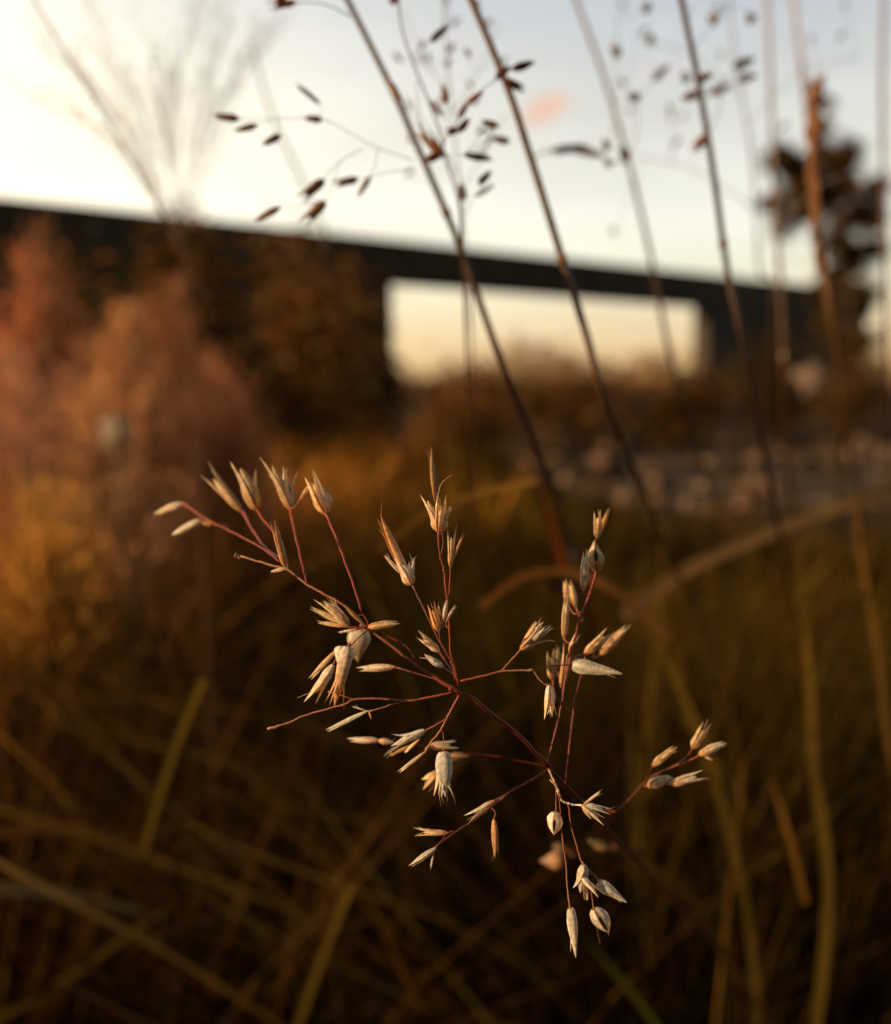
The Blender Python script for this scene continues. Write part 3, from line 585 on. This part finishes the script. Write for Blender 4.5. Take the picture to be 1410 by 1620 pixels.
# the dark wall
M_wall = mat("dark_metal_wall", (0.060, 0.045, 0.024), .75, nscale=3, namt=.35, bump=.2, bscale=20)
M_wall2 = mat("weathered_grey_panel", (0.07, 0.062, 0.05), .8, nscale=3, namt=.35, bump=.2, bscale=20)
def boxy(mb, c, u, lu, v_, lv, z0, z1, col=(.05, .05, .04), bev=.02):
    # box centred on c along unit u (length lu) and v (depth lv), edges chamfered
    vs = []
    for z, k in ((z0, 1), (z1 - bev, 1), (z1, 0)):
        a = lu / 2 - (0 if k else bev); b = lv / 2 - (0 if k else bev)
        for su, sv in ((-1, -1), (1, -1), (1, 1), (-1, 1)): vs.append(Vector((c.x, c.y, z)) + u * (su * a) + v_ * (sv * b))
    fs = [(0, 3, 2, 1), (8, 9, 10, 11)] + [(l_ * 4 + i, l_ * 4 + (i + 1) % 4, l_ * 4 + 4 + (i + 1) % 4, l_ * 4 + 4 + i) for l_ in (0, 1) for i in range(4)]
    mb.add(vs, fs, [col] * len(vs))
HT = 1.65
def wp(x, ytop):       # wall top point seen at x, ytop (top edge 2.2 m above the ground)
    el = (810 - ytop) / F
    fz = -math.sin(PITCH) + el * math.cos(PITCH)
    return P(x, ytop, HT / fz)
A_, E_ = wp(0, 311), wp(1300, 453)
u = Vector((E_.x - A_.x, E_.y - A_.y, 0)); u.normalize(); vv = Vector((-u.y, u.x, 0))
def wx(x):             # distance along wall from A_ at image column x
    r = Vector(((x - 705) / F, math.cos(PITCH) , 0))
    # solve CAM.xy + s*r = A + q*u
    det = r.x * (-u.y) - r.y * (-u.x); q = (r.x * (A_.y) - r.y * (A_.x)) / (-(r.x * u.y - r.y * u.x))
    return q
q0, q1, q2, q3 = -2.2, wx(624), wx(1112), wx(1364)
q2b = wx(1180)
wall = thing("garden_wall", (A_ + u * (q1 / 2)).xy.to_3d(), "long dark flat topped wall with a wide bright opening under its top beam", "wall")
TOPZ = .55 + HT
def seg(name, qa, qb, z0, z1, m, dep=.3, off=0):
    mb = MB(); c = A_ + u * ((qa + qb) / 2) + vv * (.15 + off); boxy(mb, c, u, qb - qa, vv, dep, z0, z1); return mb.build(name, m, wall, smooth=False, origin=(c.x, c.y, z0))
seg("top_beam", q0 - .05, q3, TOPZ - .50, TOPZ, M_wall, .36)
seg("panel", q0, q1, .0, TOPZ - .502, M_wall, .26)
for i in range(4):
    a = q0 + (q1 - q0) * (i + .5) / 4; seg("pilaster", a - .12, a + .12, 0, TOPZ - .503, M_wall, .32)
seg("pillar", q2, q2b, 0, TOPZ - .502, M_wall2, .28)
seg("panel", q2b, q3 - .1, 0, TOPZ - .75, M_wall, .2)
seg("panel", q2b, q3 - .1, TOPZ - .745, TOPZ - .5025, M_wall2, .22)

# ------------------------------------------------------------------ foliage
def leafy(mb, c, r, n, size, cols, flat=1.0, inner=.35, clump=9):
    cl_ = []
    for _ in range(clump):
        dv = Vector(rng.normal(size=3)); dv.normalize(); cl_.append((Vector(c) + Vector((dv.x * r[0], dv.y * r[1], dv.z * r[2])) * random.uniform(inner, .85), random.uniform(.42, .7)))
    V = []; Fs = []; Cs = []
    for _ in range(n):
        cc, cr_ = random.choice(cl_); dv = Vector(rng.normal(size=3)) * .55
        p = cc + Vector((dv.x * r[0], dv.y * r[1], dv.z * r[2])) * cr_
        a = Vector(rng.normal(size=3)).normalized(); b = a.orthogonal().normalized(); s_ = size * random.uniform(.6, 1.3)
        o = len(V); V += [p - a * s_, p + b * s_ * .42, p + a * s_, p - b * s_ * .42]; Fs.append((o, o + 1, o + 2, o + 3)); c_ = vary(random.choice(cols), .3); Cs += [c_] * 4
    mb.add(V, Fs, Cs); return cl_
def tree(name, dd, spots, cols, label, leaf, trunk_px):
    c = P(*trunk_px[-1], dd); g_ = Vector((P(*trunk_px[0], dd).x, c.y, 0)); t = thing(name, g_, label, "tree", None)
    mb = MB(); tips = []
    for x, y, r_, n in spots:
        q = P(x, y, dd + random.uniform(-.5, .5)); rr = r_ * dd / F; tips.append(q)
        leafy(mb, q, (rr * 1.05, rr * 1.05, rr * 1.05), int(n * 2.6), leaf, cols, clump=5, inner=.1)
    mb.build("crown", M_leaf, t, origin=c, smooth=False)
    mb = MB(); sp = smooth_path([g_] + [P(x, y, dd) for x, y in trunk_px], 6)
    mb.tube(sp, [.075 * (1 - .85 * i / len(sp)) for i in range(len(sp))], (.06, .04, .03), 8)
    for q in tips:
        s_ = min(sp[6:], key=lambda p: (p - q + Vector((0, 0, .25))).length)
        mb.tube(smooth_path([s_, s_.lerp(q, .5) + Vector((0, 0, .05)), q], 4), [.03, .028, .026, .024, .02, .017, .013, .01, .007], (.06, .04, .03), 5)
    mb.build("trunk", M_bark, t, origin=g_); return t
GRN = [(.035, .035, .010), (.05, .045, .012), (.10, .055, .015), (.025, .028, .010)]
tree("young_tree", 13.5, [(1235, 252, 26, 420), (1262, 285, 34, 600), (1222, 325, 22, 200), (1250, 350, 26, 260), (1295, 320, 40, 700), (1300, 255, 30, 420), (1345, 250, 26, 300), (1335, 300, 36, 500),
     (1368, 345, 38, 600), (1388, 300, 24, 260), (1320, 375, 32, 400), (1345, 405, 28, 300), (1300, 205, 16, 160), (1302, 160, 14, 110), (1380, 390, 24, 200), (1325, 440, 30, 300), (1365, 465, 28, 220), (1325, 500, 34, 300), (1350, 545, 34, 300), (1300, 470, 20, 120)],
     [(.09, .07, .022), (.06, .048, .015), (.12, .08, .025), (.04, .036, .012), (.30, .16, .05)], "small bushy dark tree beyond the end of the wall at the right", .05, [(1352, 560), (1342, 450), (1325, 360), (1310, 270), (1302, 175)])
def shrub(x, top, w, dd, cols, label, n=3500, leaf=.03, name="garden_shrub", group=None):
    c = P(x, top, dd); h = c.z; g_ = Vector((c.x, c.y, 0)); t = thing(name, g_, label, "shrub", group)
    rx = w / 2 * dd / F; mb = MB(); cl_ = leafy(mb, Vector((c.x, c.y, h * .52)), (rx, rx * .8, h * .5), n, leaf, cols, clump=14)
    mb.build("foliage", M_leaf, t, origin=g_, smooth=False)
    mb = MB()
    for q, _ in cl_: mb.tube(smooth_path([g_ + Vector((random.uniform(-.05, .05), 0, 0)), g_.lerp(q, .5) + Vector((0, 0, .05)), q], 4), [.012 * (1 - i / 12) for i in range(9)], (.05, .03, .02), 5)
    mb.build("stems", M_bark, t, origin=g_)
BR = [(.26, .14, .04), (.18, .10, .03), (.34, .17, .07), (.11, .08, .02)]
DK = [(.05, .034, .010), (.08, .045, .014), (.04, .034, .01)]
shrub(490, 440, 230, 5.2, BR, "brown leafed shrub in front of the dark wall, left of the bright opening")
shrub(310, 345, 200, 4.2, BR + DK, "tall brown shrub in front of the wall under the wispy plume", leaf=.028)
shrub(110, 440, 300, 4.8, DK + BR, "dark shrub in front of the wall behind the pink grass")
shrub(585, 490, 90, 6.5, DK, "low dark shrub at the left edge of the bright opening")
shrub(760, 585, 220, 7.5, BR, "low brown shrub under the left half of the bright opening")
shrub(930, 570, 240, 9, BR + [(.2, .12, .05)], "low straw brown shrub under the middle of the bright opening")
shrub(1080, 590, 150, 9, DK + BR, "low dark shrub just left of the grey pillar")
shrub(1230, 540, 170, 11, DK, "dark shrub against the wall right of the grey pillar")
shrub(1350, 560, 120, 10, DK + BR, "dark shrub below the bushy tree", n=2500)
# far trees, haze put into their pale leaf colours: uncountable mass
mb = MB()
for i in range(46):
    x = -25 + i * 2.3 + random.uniform(-1, 1); h = random.uniform(.9, 2.1); leafy(mb, Vector((x, 46 + random.uniform(-3, 3), h * .6)), (2.0, 1.4, h * .6), 260, .18, [(.42, .25, .10), (.34, .19, .08), (.5, .32, .14)], clump=6)
mb.build("distant_scrub", M_leaf, kind="stuff", smooth=False, label="hazy golden scrub far behind the opening", cat="scrub")

# ------------------------------------------------------------------ meadow grass
def blade_into(mb, root, h, lean, az, w, col0, col1, droop=.3, seg_=5):
    d_ = Vector((math.sin(az), math.cos(az), 0)); pts = []
    for i in range(seg_ + 1):
        t = i / seg_; pts.append(root + d_ * (h * (lean * t + droop * t * t)) + Vector((0, 0, h * (t - droop * .55 * t * t * t))))
    for i in (1, 3, 5):
        q = proj(pts[min(i, seg_)])
        if q and q[2] < .30 and -300 < q[0] < 1700 and q[1] < 2000: return False
    q = proj(pts[-1]); qm = proj(pts[3])
    for z in (q, qm):
        if z:
            lim = np.interp(z[0], [-100, 0, 200, 420, 520, 700, 900, 1100, 1400, 1600], SKY_L if z[2] < 2.2 else SKY_F)
            if z[1] < lim + random.uniform(-30, 60): return False
    side = d_.cross(Vector((0, 0, 1))); side = (side + d_ * random.uniform(-1, 1)).normalized()
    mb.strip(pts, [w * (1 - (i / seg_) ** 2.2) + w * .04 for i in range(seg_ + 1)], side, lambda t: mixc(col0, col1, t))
    return True
SKY_L = [560, 600, 680, 700, 740, 790, 830, 860, 860, 860]
SKY_F = [560, 560, 580, 600, 620, 660, 730, 800, 810, 810]
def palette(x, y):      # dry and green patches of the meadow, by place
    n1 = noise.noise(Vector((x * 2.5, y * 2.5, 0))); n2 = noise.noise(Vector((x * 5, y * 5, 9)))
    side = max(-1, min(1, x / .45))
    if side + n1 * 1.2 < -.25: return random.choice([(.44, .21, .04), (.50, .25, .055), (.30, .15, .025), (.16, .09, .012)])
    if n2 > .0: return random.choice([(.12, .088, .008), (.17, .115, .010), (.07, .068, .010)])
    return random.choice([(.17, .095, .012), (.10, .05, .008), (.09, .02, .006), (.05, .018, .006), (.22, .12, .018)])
def meadow(name, n, dist, w, hr, label, tuft=14):
    mb = MB(); k = 0; tries = 0
    while k < n and tries < n * 3:
        a = random.uniform(-34, 34); r = dist[0] * (dist[1] / dist[0]) ** random.random()
        x, y = r * math.sin(R(a)), r * math.cos(R(a)); base = palette(x, y)
        for _ in range(tuft):
            tries += 1
            rx, ry = random.gauss(0, .02), random.gauss(0, .02); c = vary(base, .35); pf = max(.12, min(1.9, .72 + 2.3 * noise.noise(Vector((x * 3.1 + 4, y * 2.2, 5))))); c = tuple(v * pf * float(np.interp(r, [.5, .8, 1.2, 3], [.45, .7, 1.55, 1.9])) for v in c)  # pf puts noise-shaped patches of shadow into the blade colour
            if blade_into(mb, Vector((x + rx, y + ry, 0)), random.uniform(*hr) * ((.35 + .45 * (noise.noise(Vector((x * 1.3, y * .9, 2))) > -.05)) if r > 2.2 and x > .3 else 1), random.uniform(.02, .5), random.uniform(0, 6.28), w * random.uniform(.6, 1.5), tuple(v * .5 for v in c), c, random.uniform(.05, .5)): k += 1  # root colour darkened to stand for shade deep in the grass
    return mb.build(name, M_blade, kind="stuff", label=label, cat="reed")  # all of it ordinary meadow grass
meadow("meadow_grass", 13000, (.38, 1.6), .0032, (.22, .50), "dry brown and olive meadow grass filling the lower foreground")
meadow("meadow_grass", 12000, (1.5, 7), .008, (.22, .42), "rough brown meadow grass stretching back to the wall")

# fine arching grass close behind the seed head
mb = MB(); roots = [Vector((.05, .46, 0)), Vector((.22, .60, 0)), Vector((-.25, .62, 0)), Vector((.12, .38, 0))]
for i in range(420):
    q = random.random()
    if q < .5: tx, ty, dt = random.uniform(-150, 650), random.uniform(930, 1560), random.uniform(.30, .6)
    elif q < .8: tx, ty, dt = random.uniform(950, 1480), random.uniform(760, 1500), random.uniform(.30, .6)
    else: tx, ty, dt = random.uniform(300, 1100), random.uniform(1050, 1560), random.uniform(.36, .6)
    if tx > 120 and ty < 1180 and tx < 800: continue
    tip = P(tx, ty, dt); rt = random.choice(roots[:1] + roots[3:] + roots[2:3]) if tx < 700 else random.choice(roots[:2] + roots[3:])
    rt = rt + Vector((random.gauss(0, .035), random.gauss(0, .03), 0)); hor = (tip - rt); hor.z = 0
    mid = rt.lerp(tip, .42) + Vector((0, 0, .03 + hor.length * random.uniform(.15, .42))) - hor * .10
    pq = smooth_path([rt, mid, tip], 8); n_ = len(pq); w_ = random.uniform(.0006, .0016)
    if any((z := proj(p)) and z[2] < .22 for p in pq): continue
    if any((z := proj(p)) and z[1] < (690 if z[0] > 1000 else 840) for p in pq): continue
    c = vary(random.choice([(.34, .20, .03), (.26, .16, .02), (.17, .115, .015), (.30, .15, .03), (.10, .05, .012), (.42, .30, .10)]), .3); k_ = random.choice((.25, .5, .95)); c = tuple(v * k_ for v in c)
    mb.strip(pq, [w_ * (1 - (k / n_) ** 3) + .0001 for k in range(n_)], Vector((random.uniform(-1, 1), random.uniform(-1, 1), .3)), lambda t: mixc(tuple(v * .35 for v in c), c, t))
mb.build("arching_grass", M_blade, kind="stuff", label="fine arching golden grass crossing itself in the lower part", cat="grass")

# pink hair grass tussocks
def tussock(x, top, wpx, dd, label, n=260, pink=(.50, .20, .11)):
    tp = P(x, top, dd); g_ = Vector((tp.x, tp.y, 0)); h = tp.z; wr = wpx / 2 * dd / F
    t = thing("pink_hair_grass", g_, label, "ornamental grass", "pink hair grass tussocks")
    mb = MB(); mp_ = MB()
    for i in range(n):
        az = random.uniform(0, 6.28); sp_ = abs(random.gauss(0, .5)); hh = h * random.uniform(.62, 1.0) * (1 - .30 * min(1, sp_))
        d_ = Vector((math.sin(az), math.cos(az), 0))
        tip = g_ + d_ * wr * sp_ + Vector((0, 0, hh)); mid = g_.lerp(tip, .55) - d_ * wr * sp_ * .15
        sp = smooth_path([g_ + d_ * .01, mid, tip], 5); k_ = random.choice((.5, .75, 1.0, 1.15)); c = tuple(v * k_ for v in pink)
        mb.tube(sp, [.0011 * (1 - .6 * i_ / len(sp)) for i_ in range(len(sp))], mixc((.16, .08, .03), c, .75), 3, cap=False)
        for q in sp[5:]:
            for _ in range(4):
                dv = (d_ * random.uniform(-.2, .9) + Vector((random.uniform(-.5, .5), random.uniform(-.5, .5), random.uniform(.3, 1.2)))).normalized()
                e = q + dv * random.uniform(.015, .05); k_ = random.choice((.7, 1, 1.05))
                mp_.tube([q, e], [.0006, .0004], c, 3, cap=False)
                mp_.tube([e, e + dv * .003, e + dv * .008], [.0005, .0024, .0003], tuple(v * k_ for v in c), 4, cap=False)
    for i in range(120):
        az = random.uniform(0, 6.28); c = vary((.09, .06, .012), .3); d_ = Vector((math.sin(az), math.cos(az), 0)); hh = h * random.uniform(.35, .6)
        pts = [g_ + d_ * (hh * .6 * (k / 5) ** 1.6) + Vector((0, 0, hh * (k / 5))) for k in range(6)]
        mb.strip(pts, [.003 * (1 - (k / 5) ** 2) + .0002 for k in range(6)], d_.cross(Vector((0, 0, 1))), c)
    mb.build("blades", M_blade, t, origin=g_); mp_.build("plume", M_plume, t, origin=g_)
tussock(55, 375, 260, 1.7, "tall pink hair grass tussock rising to a point before the dark wall", pink=(0.91, 0.54, 0.32))
tussock(30, 560, 300, 1.3, "pink hair grass tussock at the left border, palest of its group", pink=(0.95, 0.67, 0.48))
tussock(190, 500, 260, 1.5, "reddish hair grass tussock below the pointed one", pink=(0.95, 0.67, 0.39))
tussock(270, 430, 220, 2.1, "dark reddish hair grass tussock under the wispy plume", pink=(0.61, 0.35, 0.19))
tussock(360, 600, 190, 1.6, "rust pink hair grass tussock, rightmost of its group", n=170, pink=(0.91, 0.54, 0.32))
tussock(150, 640, 260, 1.15, "fluffy pink hair grass tussock in the middle of its group", n=200, pink=(0.95, 0.67, 0.40))
tussock(330, 560, 180, 1.9, "dusty pink hair grass tussock behind the rust one", n=200, pink=(0.76, 0.46, 0.25))
tussock(60, 800, 330, .95, "orange brown hair grass tussock low at the left border", n=220, pink=(0.91, 0.65, 0.19))

# ------------------------------------------------------------------ single blurred blades
def blade(pts, dd, wpx, c0, c1, label, tip=True):
    wpx *= .60; c0 = (c0[0] * .62, c0[1] * .66, c0[2] * .55); c1 = (c1[0] * .62, c1[1] * .66, c1[2] * .55)
    k = len(pts); D = [dd[0] + (dd[1] - dd[0]) * i / (k - 1) for i in range(k)]
    p3 = smooth_path([P(x, y, d) for (x, y), d in zip(pts, D)], 7); m = len(p3)
    w = [wpx * (D[0] + (D[-1] - D[0]) * i / m) / F * ((.3 + .7 * min(1, (m - 1 - i) / (m * .35))) if tip else 1) for i in range(m)]
    mb = MB(); v = (p3[m // 2] - CAM).normalized(); t = (p3[-1] - p3[0]).normalized()
    mb.strip(p3, w, t.cross(v).normalized(), lambda q: mixc(c0, c1, q), fold=.15)
    return mb.build("lone_blade", M_blade, origin=p3[0], label=label, cat="grass", group="single long grass blades")  # each one is a single long grass blade
OL = (.20, .14, .02); OR = (.42, .18, .04)
blade([(225, 1345), (250, 1260), (285, 1160), (320, 1075)], (.33, .30), 22, (.27, .185, .04), (.36, .24, .05), "short olive blade with a blunt top standing at the lower left", tip=False)
blade([(465, 1640), (500, 1540), (530, 1460), (556, 1400)], (.34, .31), 20, (.24, .16, .03), (.28, .18, .04), "short olive blade with a blunt top at the bottom, left of centre", tip=False)
blade([(-20, 1275), (120, 1315), (300, 1380), (480, 1450), (620, 1520), (760, 1600)], (.36, .42), 16, (.46, .28, .09), (.20, .10, .03), "long brown blade slanting down from the left border")
blade([(-20, 1355), (100, 1420), (250, 1500), (380, 1580), (470, 1640)], (.32, .36), 14, (.62, .42, .22), (.40, .24, .07), "long straw blade slanting down to the bottom edge, lowest on the left")
blade([(-20, 1405), (80, 1412), (170, 1430), (260, 1450)], (.40, .42), 26, (.34, .29, .24), (.26, .22, .17), "grey dead blade lying across the straw one at the left")
blade([(-20, 1320), (90, 1310), (210, 1330), (300, 1370)], (.45, .45), 24, (.16, .07, .02), (.12, .05, .02), "rusty dead blade at the left border")
blade([(600, 870), (660, 820), (740, 785), (850, 760)], (.24, .25), 20, (.40, .19, .05), (.70, .36, .10), "bent orange blade behind the top of the sharp seed head", tip=False)
blade([(700, 800), (697, 720), (694, 640), (690, 600)], (.34, .34), 18, (.16, .07, .015), (.2, .09, .02), "upright brown blade behind the topmost husk")
blade([(760, 960), (830, 912), (910, 908), (980, 940), (1060, 1010)], (.25, .28), 24, (.44, .20, .08), (.58, .27, .14), "arched reddish blade behind the right hand husks", tip=False)
blade([(985, 975), (1080, 905), (1200, 850), (1330, 800), (1430, 775)], (.34, .40), 34, (.75, .42, .27), (.50, .31, .18), "broad pinkish blade slanting up to the right border", tip=False)
blade([(890, 900), (875, 840), (850, 760)], (.3, .3), 22, (.30, .07, .02), (.12, .03, .01), "dark red blade at the foot of the dark stalk")
blade([(1290, 1640), (1310, 1400), (1285, 1200), (1280, 1080), (1262, 860)], (.30, .34), 28, (.17, .11, .02), (.26, .15, .03), "broad upright olive blade rising from the bottom right")
blade([(1275, 1430), (1250, 1330), (1222, 1240)], (.29, .29), 16, (.28, .13, .03), (.36, .17, .04), "short orange brown blade in front of the broad olive one")
blade([(1420, 1300), (1390, 1050), (1365, 900), (1350, 780)], (.33, .36), 18, (.24, .13, .03), (.32, .16, .05), "orange brown blade at the right border")
blade([(1200, 1640), (1180, 1440), (1120, 1200), (1060, 1060), (1000, 940)], (.36, .36), 22, (.17, .11, .02), (.30, .18, .04), "long olive blade running up behind the right twig")
blade([(1050, 1640), (990, 1560), (930, 1490)], (.30, .30), 18, (.15, .15, .03), (.07, .08, .015), "green blade at the bottom below the hanging husks")
blade([(860, 1640), (700, 1590), (580, 1500), (480, 1440)], (.40, .40), 22, (.20, .09, .02), (.09, .04, .01), "brown blade slanting along the bottom edge")
blade([(1240, 1640), (1150, 1520), (1080, 1410), (950, 1330)], (.38, .36), 20, (.13, .06, .012), (.16, .10, .025), "dim brown blade trailing behind the hanging husks")
blade([(-20, 1620), (90, 1560), (200, 1480), (290, 1420)], (.36, .38), 20, (.24, .14, .02), (.14, .10, .02), "olive brown blade in the bottom left corner")

# ------------------------------------------------------------------ pale flowers
def flower(x, y, dd, rpx, col, label, group="pale wildflowers by the gravel path"):
    c = P(x, y, dd); g_ = Vector((c.x, c.y, 0)); t = thing("wildflower", g_, label, "flower", group)
    mb = MB(); mb.tube([g_, g_.lerp(c, .5) + Vector((.01, 0, 0)), c], [.002, .0016, .0012], (.06, .05, .02), 5); mb.build("stem", M_stem, t, origin=g_)
    mb = MB(); r = rpx * dd / F; view = (CAM - c).normalized()
    ring = []; cs = []; fs = []; r_k = random.uniform(0, 3)
    up_ = Vector((0, 0, 1)); e1 = view.cross(up_).normalized(); e2 = view.cross(e1)
    for a_ in range(4):
        for b_ in range(20):
            th = a_ / 3 * 1.45; az = b_ / 20 * 6.2832; rr = r * (1 + .28 * math.sin(az * 5 + a_) + .12 * math.sin(az * 9)) * math.sin(th + .05) * (1.25 - .5 * abs(math.sin(az * .5 + r_k)))
            ring.append(c + (e1 * math.cos(az) + e2 * math.sin(az)) * rr + view * (r * .5 * math.cos(th))); cs.append(vary(col, .25))
    fs = [(a_ * 20 + b_, a_ * 20 + (b_ + 1) % 20, a_ * 20 + 20 + (b_ + 1) % 20, a_ * 20 + 20 + b_) for a_ in range(3) for b_ in range(20)] + [tuple(range(20))]
    mb.add(ring, fs, cs)
    mb.build("flower_head", M_leaf, t, origin=c)
flower(185, 676, .85, 26, (.50, .42, .34), "single white flower head among the pink hair grass", None)
flower(1290, 600, 6, 26, (.26, .20, .17), "pale lilac flower head in front of the dark shrub at the right", None)
PK = (.40, .27, .20)
for (x, y, r_), lb in zip([(895, 760, 20), (990, 790, 26), (1040, 760, 24), (1090, 795, 24), (1110, 770, 16), (1195, 755, 20), (1030, 830, 22), (960, 710, 16), (1350, 720, 26), (1170, 800, 18)],
        ["pink wildflower left of the group, beside the dark stalk", "pink wildflower just above the topmost right husk", "dusty pink wildflower touching the thick stalk", "pink wildflower in the middle of the gravel edge, lowest of a pair", "small pale wildflower above the lowest of the pair",
         "pale wildflower beside the dark upright stalk", "pink wildflower beneath the dusty pink one", "small dim wildflower highest on the left", "large reddish wildflower behind the orange stalk", "small rosy wildflower at the foot of the dark upright stalk"]):
    flower(x, y, 3.6 + random.uniform(-.4, .5), r_ * random.uniform(.35, .6), vary(PK, .3), lb)
